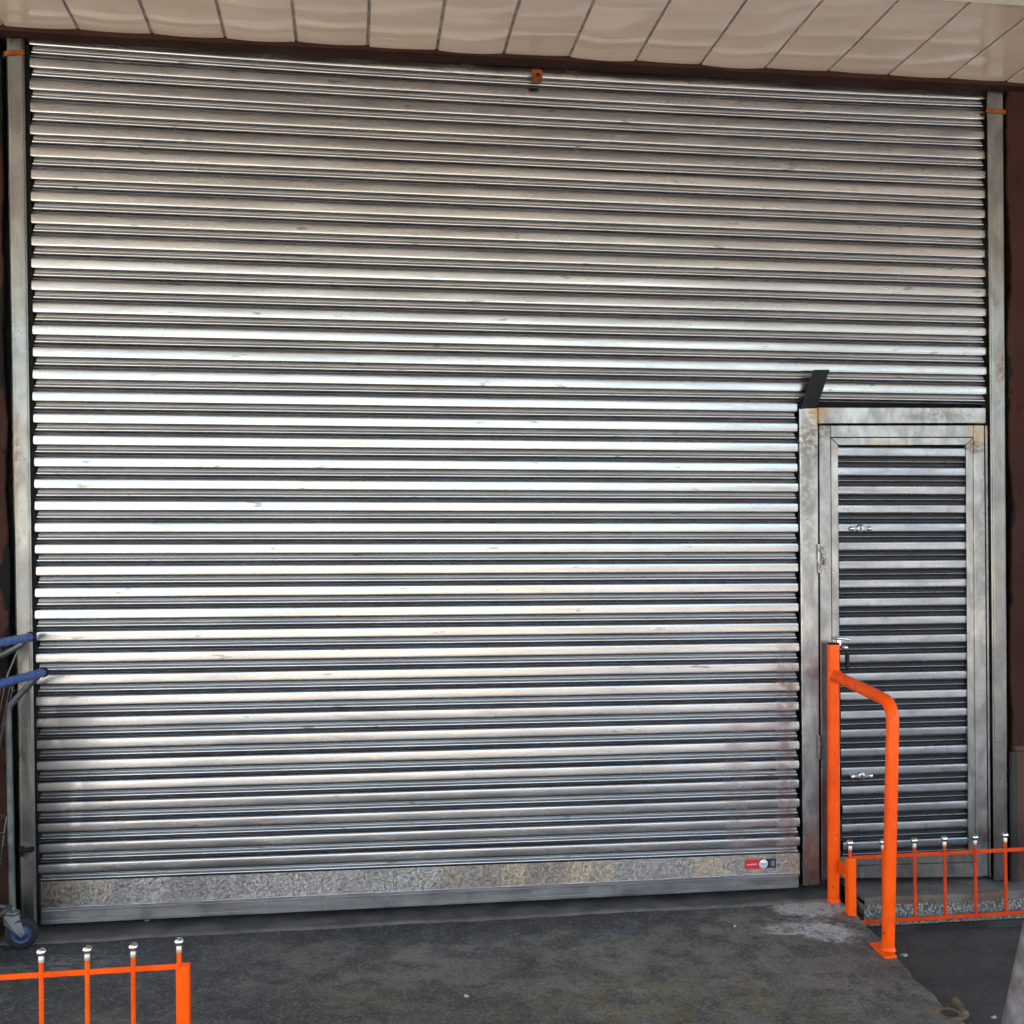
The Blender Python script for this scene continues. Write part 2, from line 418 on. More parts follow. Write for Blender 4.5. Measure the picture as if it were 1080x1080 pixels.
M['pole'] = mat_plain('weathered_grey_pole', (.155, .125, .115), .7, 0, .45, 22, .5, 60, .2)
M['paper'] = mat_plain('scrap_paper', (.36, .34, .29), .8, 0, .2)
M['darkrust'] = mat_plain('dark_rust', (.035, .022, .014), .9, 0, .5, 60)
M['bolt'] = mat_plain('zinc_bolt', (.62, .62, .60), .3, 1., .2)
M['board'] = mat_wall('brown_board', (.055, .026, .020), (.09, .045, .034))

# ------------------------------------------------------------------ roller shutter
def rows(pts):                              # piecewise-linear table of measured joint heights
    def f(n):
        n = max(pts[0][0], min(pts[-1][0], n)) if False else n
        for (a, ya), (b, yb) in zip(pts, pts[1:]):
            if n <= b or (b == pts[-1][0]): return ya + (yb - ya) * (n - a) / (b - a)
    return f
rowL = rows([(0, 58.7), (4, 153), (10, 293.7), (15, 410.7), (20, 526), (24, 618), (28, 710), (33, 823.3), (38, 931)])
rowR = rows([(0, 115.5), (7, 261.3), (15, 426)])
rowM = rows([(15, 423.0), (22, 571), (28, 697), (33, 800), (37, 880.5), (38, 900.5)])
def jL(n): return at_y(30 + 12 * (rowL(n) - 58.7) / 872, rowL(n), 0).z
def jR(n): return at_y(1037, rowR(n), 0).z
def jM(n): return at_y(840, rowM(n), 0).z
XL0, XL1 = at_y(34.5, 300, 0).x, at_y(41, 900, 0).x
def xl(z): return XL0 + (XL1 - XL0) * (2.75 - z) / 2.35
XR = at_y(1038, 260, 0).x
XM = at_y(841.5, 700, 0).x

def arc(t0, t1, sag, chord, n=12, y0=0.):
    out = []                                # rolled face: flat in the middle, turning in at both edges
    for i in range(n + 1):
        v = math.sin((2 * i / n - 1) * PI / 2)
        out.append((t0 + (t1 - t0) * (v * .5 + .5), y0 - ((sag * .89 * (1 - abs(v) ** 9.) + sag * .11 * (1 - v * v)) if v < 0 else (sag * .95 * (1 - v ** 9.) + sag * .05 * (1 - v * v)))))
    return out
PROF = [   # strips of (fraction down the lath, depth), material, inset of the ends
    ([(0, .007), (.012, .007)], 1, .0), ([(.012, .007), (.022, .001)], 0, .0),
    (arc(.020, .605, .0115, .050, 22), 0, .0),
    ([(.604, 0.), (.612, .0024), (.625, .0030), (.640, .0020)], 2, .010),
    ([(.638, .002), (.644, -.0018), (.655, -.0028), (.70, -.0034), (.738, -.0030), (.75, -.0012)], 2, .011),
    ([(.75, -.0012), (.755, .0004), (.766, .0004), (.772, -.0008)], 2, .010),
    ([(.768, .001), (.775, -.0030), (.785, -.0052), (.80, -.0060), (.84, -.0066), (.88, -.0058), (.908, -.0032), (.925, .001)], 0, .007),
    ([(.925, .001), (.935, .007), (1.0, .007)], 1, .0)]
DPROF = [
    ([(0, .010), (.02, .010), (.035, .001)], 1, .0),
    (arc(.033, .57, .0095, .045, 20), 0, .0),
    ([(.57, 0.), (.585, .007), (.74, .007)], 1, .0),
    ([(.735, .005), (.75, -.001), (.775, -.0035), (.80, -.004), (.825, -.002), (.84, .003)], 0, .0),
    ([(.84, .003), (.85, .010), (1.0, .010)], 1, .0)]

def lath(mb, prof, xa, xb, zt, zb, rnd, nx=30, sag=0., inset=True, yoff=0., tilt=None):
    """one lath between two joint lines; zt, zb are functions of the fraction along the lath"""
    ph = [rnd.uniform(0, 6.28) for _ in range(4)]; ti = rnd.gauss(-.026, .012) if tilt is None else tilt; yo = rnd.gauss(0, .0008)
    ja, jb = rnd.gauss(0, .0018), rnd.gauss(0, .0012)
    for strip, mi, ins in prof:
        us = [0.0] + [(i + .0) / nx for i in range(1, nx)] + [1.0]
        x0, x1 = xa + ja + ins, xb + jb - ins
        edge = (mi == 0 and ins == 0. and inset)
        if edge: us = [0., .003 / (x1 - x0)] + us[1:-1] + [1 - .003 / (x1 - x0), 1.]
        vs = []; n = len(us); tc = sum(t for t, _ in strip) / len(strip)
        for t, y in strip:
            for i, u in enumerate(us):
                x = x0 + (x1 - x0) * u
                s = math.sin(x * 2.1 + ph[0]) * .0010 + math.sin(x * 5.3 + ph[1]) * .0005
                w = ti + .006 * math.sin(x * 1.7 + ph[2]) + .003 * math.sin(x * 6.1 + ph[3])
                sg = sag * 4 * u * (1 - u)
                a, b = zt(u), zb(u)
                tt = t
                if edge and i in (0, n - 1): tt = tc + (t - tc) * .86
                vs.append((x, y + yo + s + yoff + w * (tt - .35) * (a - b), a + (b - a) * tt - sg))
        fs = [(r * n + i, r * n + i + 1, (r + 1) * n + i + 1, (r + 1) * n + i) for r in range(len(strip) - 1) for i in range(n - 1)]
        mb.add(vs, fs, mi, mi == 0 or True)

ZB = .163                                    # foot of the shutter
base_sh = Vector((.35, 0, ZB))
shutter = thing('roller_shutter', base_sh, 'large galvanised steel roller shutter, closed, with small red sticker at its foot', 'roller shutter')
mb = MB(); rr = random.Random(3)
for kx in range(-1, 39):
    hi, lo = kx - 1, kx
    sg = max(0, .017 * (1 - kx / 5.)) if kx >= 0 else .017
    if kx <= 15:
        zt = lambda u, h=hi: jL(h) + (jR(h) - jL(h)) * u
        zb = lambda u, h=lo: jL(h) + (jR(h) - jL(h)) * u
        lath(mb, PROF, xl(jL(kx)), XR, zt, zb, rr, 34, sg)
    else:
        zt = lambda u, h=hi: jL(h) + (jM(h) - jL(h)) * u
        zb = lambda u, h=lo: jL(h) + (jM(h) - jL(h)) * u
        lath(mb, PROF, xl(jL(kx)), XM, zt, zb, rr, 28)
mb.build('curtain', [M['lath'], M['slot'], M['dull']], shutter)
# flat plate and foot rail
XB0 = at_y(43.5, 955, 0).x; XB1 = at_y(843, 920, 0).x
zp1 = min(jL(38), jM(38)) + .004; zp0 = at_y(42, 958, 0).z
mb = MB(); nx = 48
vs = []
for z, yy in ((None, -.0040), (zp1 - .03, -.0040), (zp0 + .02, -.0040), (zp0, -.0042)):
    for i in range(nx + 1):
        x = XB0 + (XB1 - XB0) * i / nx
        vs.append((x, yy + .0006 * math.sin(x * 3.1) + .0003 * math.sin(x * 11), z if z is not None else jL(38) + (jM(38) - jL(38)) * i / nx + .0045))
n = nx + 1
mb.add(vs, [(r * n + i, r * n + i + 1, (r + 1) * n + i + 1, (r + 1) * n + i) for r in range(3) for i in range(nx)], 0, True)
mb.box(XB0, XB1, .004, .012, zp0, zp1)
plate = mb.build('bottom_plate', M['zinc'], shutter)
mb = MB()
xr1 = at_y(841, 930, 0).x
mb.box(XB0 + .002, xr1, -.020, .014, ZB, zp0 - .008, .003)
mb.box(XB0 + .002, xr1 + .008, -.013, .014, zp0 - .010, zp0 + .001, .002)
mb.box(XB0 + .004, xr1 - .004, -.0225, -.019, ZB + .012, ZB + .016)
mb.build('bottom_rail', M['rail'], shutter)
# sticker: red field, white disc, black field
a = at_y(786, 907, -.009); b = at_y(818.5, 917.3, -.009)
mb = MB(); ys = -.0085
W = b.x - a.x; H = .040; z1 = a.z - .001; z0 = z1 - H
mb.box(a.x, a.x + W * .50, ys, ys + .002, z0, z1, mi=0)
mb.box(a.x + W * .50, b.x, ys, ys + .002, z0 + .001, z1 + .001, mi=1)
stk = mb.build('sticker', [M['red'], M['navy']], plate)
cx_, cz_ = a.x + W * .595, (z0 + z1) / 2 + .0005
mb = MB(); mb.lathe((cx_, ys, cz_), [(-.0006, 0), (-.0006, .0195), (0.001, .0195)], 28, (0, 1, 0))
disc = mb.build('disc', M['white'], plate)
# illegible fine print: strokes only
mb = MB(); yd = ys - .0012
for i, (dx, h) in enumerate([(-.012, .009), (-.0075, .006), (-.004, .0055), (.000, .0055), (.004, .006), (.008, .005), (.0115, .0055)]):
    mb.box(cx_ + dx - .0014, cx_ + dx + .0014, yd, yd + .0004, cz_ - .003, cz_ - .003 + h)
mb.box(cx_ - .011, cx_ + .011, yd, yd + .0003, cz_ - .0085, cz_ - .007)
mb.build('print', M['greyp'], plate)
mb = MB()
for i in range(11):
    x = a.x + .006 + i * .0045
    mb.box(x, x + .0032, ys - .0004, ys, (z0 + z1) / 2 - .002 - (.001 if i % 3 else 0), (z0 + z1) / 2 + .002 + (.0015 if i > 4 else 0))
mb.build('print', M['pink'], plate)
mb = MB(); mb.box(b.x - .022, b.x - .007, ys - .0004, ys, z0 + .010, z1 - .008)
mb.build('print', M['greyp'], plate)

# guide rails
def guide(pxs, slot_right, z1, name='guide_rail'):
    """pxs: ((px left, px right) at the top, same at the foot)"""
    yf = -.035
    (tl, tr, ty), (bl, br, by) = pxs
    T0, T1 = at_y(tl, ty, yf), at_y(tr, ty, yf); B0, B1 = at_y(bl, by, yf), at_y(br, by, yf)
    mb = MB()
    s = lambda a, b, z: a.x + (b.x - a.x) * (z - a.z) / (b.z - a.z)
    zt, zb = z1, ZB - .012
    xa, xb, xc, xd = s(T0, B0, zb), s(T1, B1, zb), s(T1, B1, zt), s(T0, B0, zt)
    mb.hexa([(xa, yf, zb), (xb, yf, zb), (xb, -.012, zb), (xa, -.012, zb), (xd, yf, zt), (xc, yf, zt), (xc, -.012, zt), (xd, -.012, zt)], .007)
    # rolled lip along the slot and a shallow crease
    side = (xb, xc) if slot_right else (xa, xd)
    sg = 1 if slot_right else -1
    x0, x1 = side[0] - sg * .0075, side[1] - sg * .0075
    mb.tube([(x0, yf + .0005, zb + .002), (x1, yf + .0005, zt - .002)], .0042, 8)
    x0, x1 = side[0] - sg * .05, side[1] - sg * .05
    mb.tube([(x0, yf + .0015, zb + .002), (x1, yf + .0015, zt - .002)], .0025, 6)
    # rear leg of the channel inside the slot
    xw = (side[0], side[1])
    mb.hexa([(xw[0] - sg * .03, .030, zb), (xw[0] + sg * .004, .030, zb), (xw[0] + sg * .004, .036, zb), (xw[0] - sg * .03, .036, zb),
             (xw[1] - sg * .03, .030, zt), (xw[1] + sg * .004, .030, zt), (xw[1] + sg * .004, .036, zt), (xw[1] - sg * .03, .036, zt)], 0, 1)
    g = mb.build(name, [M['guide'], M['gap']], shutter)
    return g
ZL = at_y(20, 43, 0).z + .0                # underside of the lintel
gl = guide(((6, 25, 60), (20.5, 37.5, 930)), True, ZL)
gr = guide(((1042.5, 1059, 110), (1049, 1064, 900)), False, ZL)
def strap(px0, px1, py, dy, par, y=-.040):
    a, b = at_y(px0, py, y), at_y(px1, py + dy, y); mb = MB(); h = .010
    mb.hexa([(a.x, y, a.z - h), (b.x, y, b.z - h), (b.x, y + .006, b.z - h), (a.x, y + .006, a.z - h), (a.x, y, a.z + h), (b.x, y, b.z + h), (b.x, y + .006, b.z + h), (a.x, y + .006, a.z + h)], .002)
    mb.lathe((b.x - .008, y, b.z), [(-.004, 0), (-.004, .005), (0, .006)], 6, (0, 1, 0))
    return mb.build('fixing_strap', M['rust_orange'], par)
strap(4, 25.5, 56, -1.5, gl); strap(1040.5, 1061, 116, 2, gr)
mb = MB(); p = at_y(27, 897, -.03)           # stub latch on the left guide
mb.tube([p + Vector((-.018, -.006, .0)), p + Vector((.034, -.012, .008))], .010, 10)
mb.box(p.x - .022, p.x - .004, -.042, -.035, p.z - .022, p.z + .02, .002)
mb.build('latch', M['black'], gl)
for px, py in ((1044, 457), (1045.3, 556), (1046.5, 647), (1048, 748), (1049, 853)):
    p = at_y(px, py, -.012); mb = MB()
    mb.lathe(p, [(-.006, 0), (-.005, .005), (-.001, .0062), (.004, .0062)], 10, (0, 1, 0))
    mb.build('bolt', M['bolt'], gr)

# ------------------------------------------------------------------ wicket door beside the shutter foot
door = thing('steel_door', (2.4, 0, ZB), 'low steel louvred side door with two lock plates, right of the shutter, behind orange handrail', 'door')
yo, yl, yi = -.026, -.020, -.014
def quadbar(mb, p, y0, y1, bev=.002):        # p: four px corners (tl, tr, br, bl) on plane y0, extruded back to y1
    q = [at_y(*c, y0) for c in p]
    tl, tr, br, bl = q
    mb.hexa([(bl.x, y0, bl.z), (br.x, y0, br.z), (br.x, y1, br.z), (bl.x, y1, bl.z), (tl.x, y0, tl.z), (tr.x, y0, tr.z), (tr.x, y1, tr.z), (tl.x, y1, tl.z)], bev)
mb = MB()
quadbar(mb, [(843.3, 430.5), (862.6, 430), (864.6, 933), (847.4, 935)], yo, .03, .003)
quadbar(mb, [(863.2, 429.5), (1040, 429.8), (1040, 446.5), (863.4, 447)], yo + .003, .03, .003)
quadbar(mb, [(1039.2, 449), (1041.2, 449), (1045.0, 925), (1043, 925)], yo + .008, .03, .0)
ofr = mb.build('outer_frame', M['frame'], door)
mb = MB()
quadbar(mb, [(864.1, 448.6), (875.8, 448.6), (879, 926), (866.8, 928)], yl, .02, .002)
quadbar(mb, [(1027, 448.5), (1038, 448.5), (1042.2, 924), (1030, 925)], yl, .02, .002)
quadbar(mb, [(876.1, 448.6), (1026.7, 448.5), (1026.8, 461), (876.2, 461.2)], yl + .001, .02, .002)
quadbar(mb, [(879.3, 914), (1029.7, 909.6), (1029.8, 925.0), (879.4, 926.5)], yl + .001, .02, .002)
lf = mb.build('leaf_frame', M['frame'], door)
mb = MB()
quadbar(mb, [(876.3, 462), (883.8, 469.5), (886.6, 903), (879.2, 913)], yi, .018, .0015)
quadbar(mb, [(1019.0, 469.5), (1026.4, 462), (1029.6, 909), (1021.6, 900)], yi, .018, .0015)
quadbar(mb, [(876.8, 461.8), (1026.2, 461.6), (1018.8, 469.2), (884.2, 469.4)], yi - .0006, .018, .0015)
quadbar(mb, [(886.8, 903.6), (1021.4, 900.4), (1029.4, 909.0), (879.6, 913.4)], yi - .0006, .018, .0015)
mb.build('inner_trim', M['frame'], door)
mb = MB(); rd = random.Random(11); yd = .004
tops = [471, 492, 512, 532, 551.5, 571.2, 591, 611, 630.6, 650.4, 670.2, 690, 709.6, 729.4, 749.2, 769, 789, 809, 829, 848.8, 868.6, 888, 906]
for i in range(len(tops) - 1):
    f = (tops[i] - 471) / 435
    def zz(py, px): return at_y(px, py, yd).z
    # the right end sits a little higher in the picture lower down: keep the louvres level
    z_t = at_y(884, tops[i] - 1, yd).z; z_b = at_y(884, tops[i + 1] - 1, yd).z
    lath(mb, DPROF, at_y(883.0 + 3 * f, 600, yd).x, at_y(1019.4 + 2.5 * f, 600, yd).x, lambda u, z=z_t: z, lambda u, z=z_b: z, rd, 12, 0, False, yd, rd.gauss(0, .018))
mb.build('louvre_panel', [M['louvre'], M['gap'], M['louvre']], door)
for px, py in ((907.5, 557.5), (908.5, 818.5)):
    p = at_y(px, py, -.009); mb = MB()
    mb.lathe(p, [(-.004, 0), (-.004, .016), (-.001, .019), (.008, .019)], 22, (0, 1, 0))
    mb.box(p.x - .045, p.x + .045, p.y - .001, p.y + .006, p.z - .008, p.z + .008, .002)
    lk = mb.build('lock_plate', M['rail'], door)
    mb = MB(); mb.lathe(p + Vector((0, -.0045, .002)), [(0, 0), (0, .0045), (.001, .0045)], 12, (0, 1, 0)); mb.box(p.x - .0015, p.x + .0015, p.y - .0047, p.y - .004, p.z - .009, p.z)
    mb.build('keyhole', M['gap'], lk)
    for s in (-1, 1):
        mb = MB(); mb.lathe(p + Vector((s * .042, -.001, 0)), [(-.010, 0), (-.009, .007), (-.004, .010), (0, .010)], 14, (0, 1, 0))
        mb.build('screw_head', M['bolt'], lk)
for py0, py1 in ((574, 604), (775, 800)):
    a, b = at_y(863.5, py0, -.03), at_y(863.9, py1, -.03); mb = MB()
    mb.tube([a, b], .008, 12); mb.tube([a + Vector((0, 0, -.055)), a + Vector((0, 0, -.058))], .0086, 12)
    mb.build('hinge', M['frame'], door)
p = at_y(887, 676, -.03); mb = MB()          # lever handle with its rose
mb.box(p.x - .012, p.x + .006, -.022, -.014, p.z - .035, p.z + .02, .002)
mb.tube([p + Vector((-.022, .006, .010)), p + Vector((-.012, -.03, .012)), p + Vector((.004, -.034, .012)), p + Vector((.024, -.034, .006))], .006, 10)
mb.lathe(p + Vector((.010, -.012, -.028)), [(-.02, 0), (-.018, .010), (0, .011)], 14, (0, 1, 0))
hd = mb.build('door_handle', M['chrome'], door)
mb = MB(); mb.tube([p + Vector((.014, -.024, -.045)), p + Vector((.015, -.03, -.06)), p + Vector((.016, -.028, -.125))], [.005, .010, .009], 10)
mb.build('grip', M['black'], hd)
# black sheet flap welded to the frame head
q = [at_y(858.5, 390, -.075), at_y(875, 390, -.075), at_y(862.5, 428, -.030), at_y(844, 431.5, -.030)]
mb = MB(); tk = Vector((0, .004, .001))
tl, tr, br, bl = q
mb.hexa([bl, br, br + tk, bl + tk, tl, tr, tr + tk, tl + tk], .0)
tag(mb.build('flap', M['black'], door), 'bent black sheet metal flap sticking up from the frame corner')

# ------------------------------------------------------------------ building
bld = thing('shop_building', (.8, .3, 0), 'oxblood painted shop front walls and dark lintel around the shutter', 'building')
def ragged_wall(xe, side, far, name='wall'):
    """brown wall whose inner edge beside the guide is ragged"""
    rg = random.Random(5 + side); mb = MB(); zt = ZL
    n = 70; vs = []; yf = -.028
    for i in range(n + 1):
        z = zt * i / n
        x = xe(z) + side * (abs(rg.gauss(0, .004)) + .012 * max(0, math.sin(z * 2.3 + side) ** 8) + .012 * max(0, math.sin(z * 3.1 + 2) ** 12))
        vs += [(x, yf, z), (x + side * .006, yf - .005, z), (far, yf - .005, z), (x + side * .012, .05, z)]
    fs = []
    for i in range(n):
        a, b = i * 4, i * 4 + 4
        fs += [(a, a + 1, b + 1, b), (a + 1, a + 2, b + 2, b + 1), (a + 3, a, b, b + 3)]
    mb.add(vs, fs)
    return mb.build(name, M['wall_edge_l'] if side < 0 else M['wall_edge_r'], bld)
gxl = lambda z: at_y(4.5, 60, -.035).x + (at_y(19, 930, -.035).x - at_y(4.5, 60, -.035).x) * (3.64 - z) / 3.4
gxr = lambda z: at_y(1060.5, 110, -.035).x + (at_y(1066, 900, -.035).x - at_y(1060.5, 110, -.035).x) * (3.64 - z) / 3.4
ragged_wall(lambda z: gxl(z) - .010, -1, -6.0); ragged_wall(lambda z: gxr(z) + .004, 1, 7.5)
mb = MB()                                     # lintel: slightly wavy painted beam
YLN = -.09; n = 60; vs = []; zs = at_y(300, 43.5, YLN).z
for i in range(n + 1):
    x = -6 + 13.5 * i / n
    vs += [(x, YLN + .002 * math.sin(x * 5), ZL + .003 * math.sin(x * 2.2)), (x, YLN - .003, zs + .03), (x, .12, ZL + .003 * math.sin(x * 2.2)), (x, .12, zs + .03)]
fs = []
for i in range(n):
    a, b = 4 * i, 4 * i + 4
    fs += [(a, b, b + 1, a + 1), (a + 2, b + 2, b, a)]
mb.add(vs, fs)
lin = mb.build('lintel', M['lintel'], bld)
a = at_y(566.5, 80, -.056); mb = MB()
mb.box(a.x - .021, a.x + .021, -.062, -.050, a.z - .027, a.z + .027, .003)
mb.box(a.x - .021, a.x + .021, -.052, -.040, a.z + .010, a.z + .027, .002)
bk = mb.build('bracket', M['rust_orange'], lin); bk['label'] = 'small orange bolted bracket under the lintel'
mb = MB(); mb.lathe((a.x + .002, -.062, a.z + .002), [(-.006, 0), (-.006, .007), (0, .008)], 6, (0, 1, 0)); mb.build('bolt', M['black'], bk)
mb = MB(); mb.box(-6, 7.5, .0, 9.0, zs + .10, 4.6); mb.build('upper_wall', M['wall'], bld)
mb = MB(); mb.box(-6, 7.5, .14, .20, -.1, zs + .05); mb.build('black_backing', M['gap'], bld)  # black sheet added behind the curtain, standing in for the unlit interior
mb = MB(); mb.box(-6, -5.9, .2, 9, -.1, zs + .1); mb.box(7.4, 7.5, .2, 9, -.1, zs + .1); mb.box(-5.9, 7.4, 8.9, 9, -.1, zs + .1); mb.build('rear_wall', M['wall'], bld)
# recessed board low on the right wall
a = at_y(1069, 792, -.045)
mb = MB(); mb.box(a.x, a.x + .9, -.052, -.034, .12, a.z, .004)
mb.box(a.x - .001, a.x + .9, -.060, -.0335, a.z, a.z + .022, .004)
tag(mb.build('plinth_board', M['board'], bld), 'brown board fixed low on the wall')
a2 = at_y(1068, 792, -.045)
mb = MB(); mb.box(a2.x - .012, a2.x + .018, -.055, -.0335, .12, a2.z - .004, .003); mb.build('board_edge', M['mortar'], bld)

# canopy soffit
can = thing('canopy', (.8, -.4, zs), 'beige plastic panelled canopy soffit above the shutter', 'canopy')
JX = [at_z(px, py, zs).x for px, py in ((80.75, 27.5), (159, 32), (237, 37.5), (312.5, 42.5), (388, 47.5), (460.7, 52.5), (531, 57), (600, 61), (669, 66), (737, 70.5), (804, 75), (869.5, 79.5), (933, 82.5), (997, 85.5), (1057.5, 88.5))]
pit = (JX[-1] - JX[0]) / 14
edges = [JX[0] - pit * k for k in range(14, 0, -1)] + JX + [JX[-1] + pit * k for k in range(1, 14)]
YTRIM = at_z(1064, 2.0, zs).y; YF = -5.4; YB = YLN + .006
mb = MB(); rg = random.Random(4)
for e0, e1 in zip(edges, edges[1:]):
    x0, x1 = e0 + .007, e1 - .007; nx, ny = 8, 40; vs = []
    bow = rg.uniform(.002, .006); yb = YB + rg.uniform(-.004, .004); t = rg.gauss(0, .0025); ph = rg.uniform(0, 6)
    for j in range(ny + 1):
        y = yb + (YF - yb) * j / ny
        for i in range(nx + 1):
            u = i / nx
            vs.append((x0 + (x1 - x0) * u, y, zs + t * (u - .5) - bow * 4 * u * (1 - u) * (1 if j else 1.15) + .0016 * math.sin(y * 9 + ph)))
    m_ = nx + 1
    mb.add(vs, [(j * m_ + i, j * m_ + i + 1, (j + 1) * m_ + i + 1, (j + 1) * m_ + i) for j in range(ny) for i in range(nx)], 0, True)
    for s, xx in ((0, x0), (1, x1)):          # rolled edges of the panel going up into the groove
        k = [j * m_ + (0 if s == 0 else nx) for j in range(ny + 1)]
        vv = [vs[q] for q in k] + [(vs[q][0], vs[q][1], vs[q][2] + .014) for q in k]
        mb.add(vv, [(j, j + 1, j + 2 + ny, j + 1 + ny) for j in range(ny)], 0)
    k = list(range(m_)); vv = [vs[q] for q in k] + [(vs[q][0], vs[q][1], vs[q][2] + .02) for q in k]
    mb.add(vv, [(j, j + 1, j + 1 + m_, j + m_) for j in range(nx)], 0)
mb.build('soffit_panels', M['soffit'], can)
mb = MB(); mb.box(edges[0], edges[-1], YF, YLN + .05, zs + .0045, zs + .06); mb.build('soffit_backing', M['joint'], can)
mb = MB(); mb.box(edges[0], edges[-1], YF - .05, YF, zs - .012, zs + .34, .004); mb.build('fascia', M['trim'], can)
mb = MB(); mb.box(edges[0], edges[-1], YTRIM - .06, YTRIM, zs - .012, zs - .007, .002); mb.build('batten', M['trim'], can)

# door threshold with pebbled riser
mb = MB(); x0, x1 = 2.17, 7.0
yt = -.175
n = 90; vs = []; rg = random.Random(9)
zt_ = ZB - .014
for i in range(n + 1):
    x = x0 + (x1 - x0) * i / n; w = .004 * math.sin(x * 9) + rg.gauss(0, .0025)
    vs += [(x, .14, zt_ + .004), (x, yt + .012 + w, zt_ + .001), (x, yt + w, zt_ - .010), (x, yt + w + .004, zt_ - .030 + rg.gauss(0, .002))]
fs = []
for i in range(n):
    a, b = 4 * i, 4 * i + 4
    fs += [(a, a + 1, b + 1, b), (a + 1, a + 2, b + 2, b + 1), (a + 2, a + 3, b + 3, b + 2)]
fs.append((0, 3, 2, 1))
mb.add(vs, fs)
thr = thing('threshold', (2.6, -.05, 0), 'concrete door threshold with pebbled riser and rusty lip under the steel door', 'threshold')
M['step'] = mat_plain('threshold_concrete', (.16, .155, .14), .8, 0, .45, 6, .5, 60)
k = NM('threshold_rusty'); s_ = k.sep()
bs_ = k.mix(k.rng(k.noise(6, 6), .35, .65), (.075, .068, .056), (.16, .142, .115))
lip = k.mul(k.rng(s_[1], -.155, -.172), k.rng(k.noise(8, 5), .38, .6), .85)
bs_ = k.mix(lip, bs_, (.13, .065, .03)); k.bump(k.noise(50, 5), .5, .006)
k.set(Base_Color=bs_, Roughness=.8)
mb.build('slab', k.m, thr)
mb = MB(); mb.box(x0, x1, yt + .012, .0, .028, zt_ - .012); mb.build('riser', M['pebble'], thr)
mb = MB(); mb.box(x0, x1, yt - .008, yt + .03, -.05, .028, .006); mb.build('footing', M['mortar'], thr)

# ------------------------------------------------------------------ ground
mb = MB()
gx = [-1500, -200, -40, -12, -5, -2, 0, 1, 2, 3, 4, 6, 9, 15, 40, 200, 1500]; gy = [-1500, -200, -40, -15, -8, -4, -3, -2, -1, 0, .5, 12, 60, 400, 1500]
vs = [(x, y, 0) for y in gy for x in gx]; w = len(gx)
mb.add(vs, [(j * w + i, j * w + i + 1, (j + 1) * w + i + 1, (j + 1) * w + i) for j in range(len(gy) - 1) for i in range(w - 1)])
struct(mb.build('pavement', M['tar']))
# raised concrete ramp: its right edge is a worn, rounded arris
EDGE = [(885, 946.5), (897, 957), (910, 970), (928, 987), (946, 1007), (970, 1030), (995, 1052), (1030, 1080)]
pts = [at_z(px, py, ZR) for px, py in EDGE]
ey = [p.y for p in pts]; ex = [p.x for p in pts]
def edge_x(y):
    if y >= ey[0]: return ex[0]
    for i in range(len(ey) - 1):
        if ey[i] >= y >= ey[i + 1]:
            return ex[i] + (ex[i + 1] - ex[i]) * (y - ey[i]) / (ey[i + 1] - ey[i])
    return ex[-1]
def ramp_z(y): return .118 + .022 * y if y > -1.6 else .0828 + .045 * (y + 1.6)
def hsh(x, y): return .5 * math.sin(x * 12.9 + y * 7.1) + .5 * math.sin(x * 5.3 - y * 17.7 + 1)
mb = MB(); NY = 110; Y0, Y1 = .02, -3.3
prof = [(-1.0, 0), (-.62, 0), (-.3, 0), (-.12, 0), (-.06, -.001), (-.03, -.004), (-.012, -.011), (.0, -.024), (.006, -.05), (.008, -.16)]
xs = [-6 + .25 * i for i in range(28)]
vs = []
for j in range(NY + 1):
    y = Y0 + (Y1 - Y0) * j / NY
    e = edge_x(y) + .006 * math.sin(y * 23) + .003 * math.sin(y * 61 + 1)
    z = ramp_z(y)
    for x in xs: vs.append((min(x, e - 1.05), y, z + .0015 * hsh(x, y)))
    for d, h in prof: vs.append((e + d, y, z + h + (.0015 * hsh(e + d, y) if h > -.05 else 0)))
w = len(xs) + len(prof)
mb.add(vs, [(j * w + i, j * w + i + 1, (j + 1) * w + i + 1, (j + 1) * w + i) for j in range(NY) for i in range(w - 1)], 0, True)
struct(mb.build('ramp', M['ramp']))
# doorstep strip under the shutter, a few mm proud of the ramp with a ragged front edge
mb = MB(); n = 120; vs = []; rg = random.Random(8)
for i in range(n + 1):
    x = -6 + 8.09 * i / n
    f = -.105 + .02 * max(0, min(1, (x + 1.2) / 3.2)) + .004 * math.sin(x * 7) + rg.gauss(0, .003)
    vs += [(x, .13, .128), (x, f + .01, .126), (x, f, .121), (x, f - .003, .10)]
fs = []
for i in range(n):
    a, b = 4 * i, 4 * i + 4
    fs += [(a, a + 1, b + 1, b), (a + 1, a + 2, b + 2, b + 1), (a + 2, a + 3, b + 3, b + 2)]
fs.append(tuple([4 * n + q for q in (0, 1, 2, 3)]))
mb.add(vs, fs)
struct(mb.build('doorstep', M['strip']))

# old post socket
mb = MB(); mb.lathe((SOCK.x, SOCK.y, ramp_z(SOCK.y) - .002), [(0, .056), (.0035, .052), (.0045, .042), (.003, .032), (-.001, .028)], 22)
zz_ = ramp_z(SOCK.y)
sk = thing('post_socket', (SOCK.x, SOCK.y, zz_), 'broken rusty post socket at the near edge of the concrete ramp', 'post socket')
mb.v = [(x + .006 * math.sin(7 * (y - x) * 9), y, z) for x, y, z in mb.v]
M['rustc'] = mat_plain('rusty_mortar', (.135, .088, .042), .85, 0, .5, 18, .5, 60)
mb.build('ring', M['rustc'], sk)
mb = MB(); mb.lathe((SOCK.x, SOCK.y, zz_ + .0012), [(0, .0), (0, .031)], 20); mb.build('hole', M['darkrust'], sk)
mb = MB(); e = [at_z(px, py, zz_) for px, py in ((1003, 1053), (1010, 1052), (1022, 1068), (1015, 1070))]
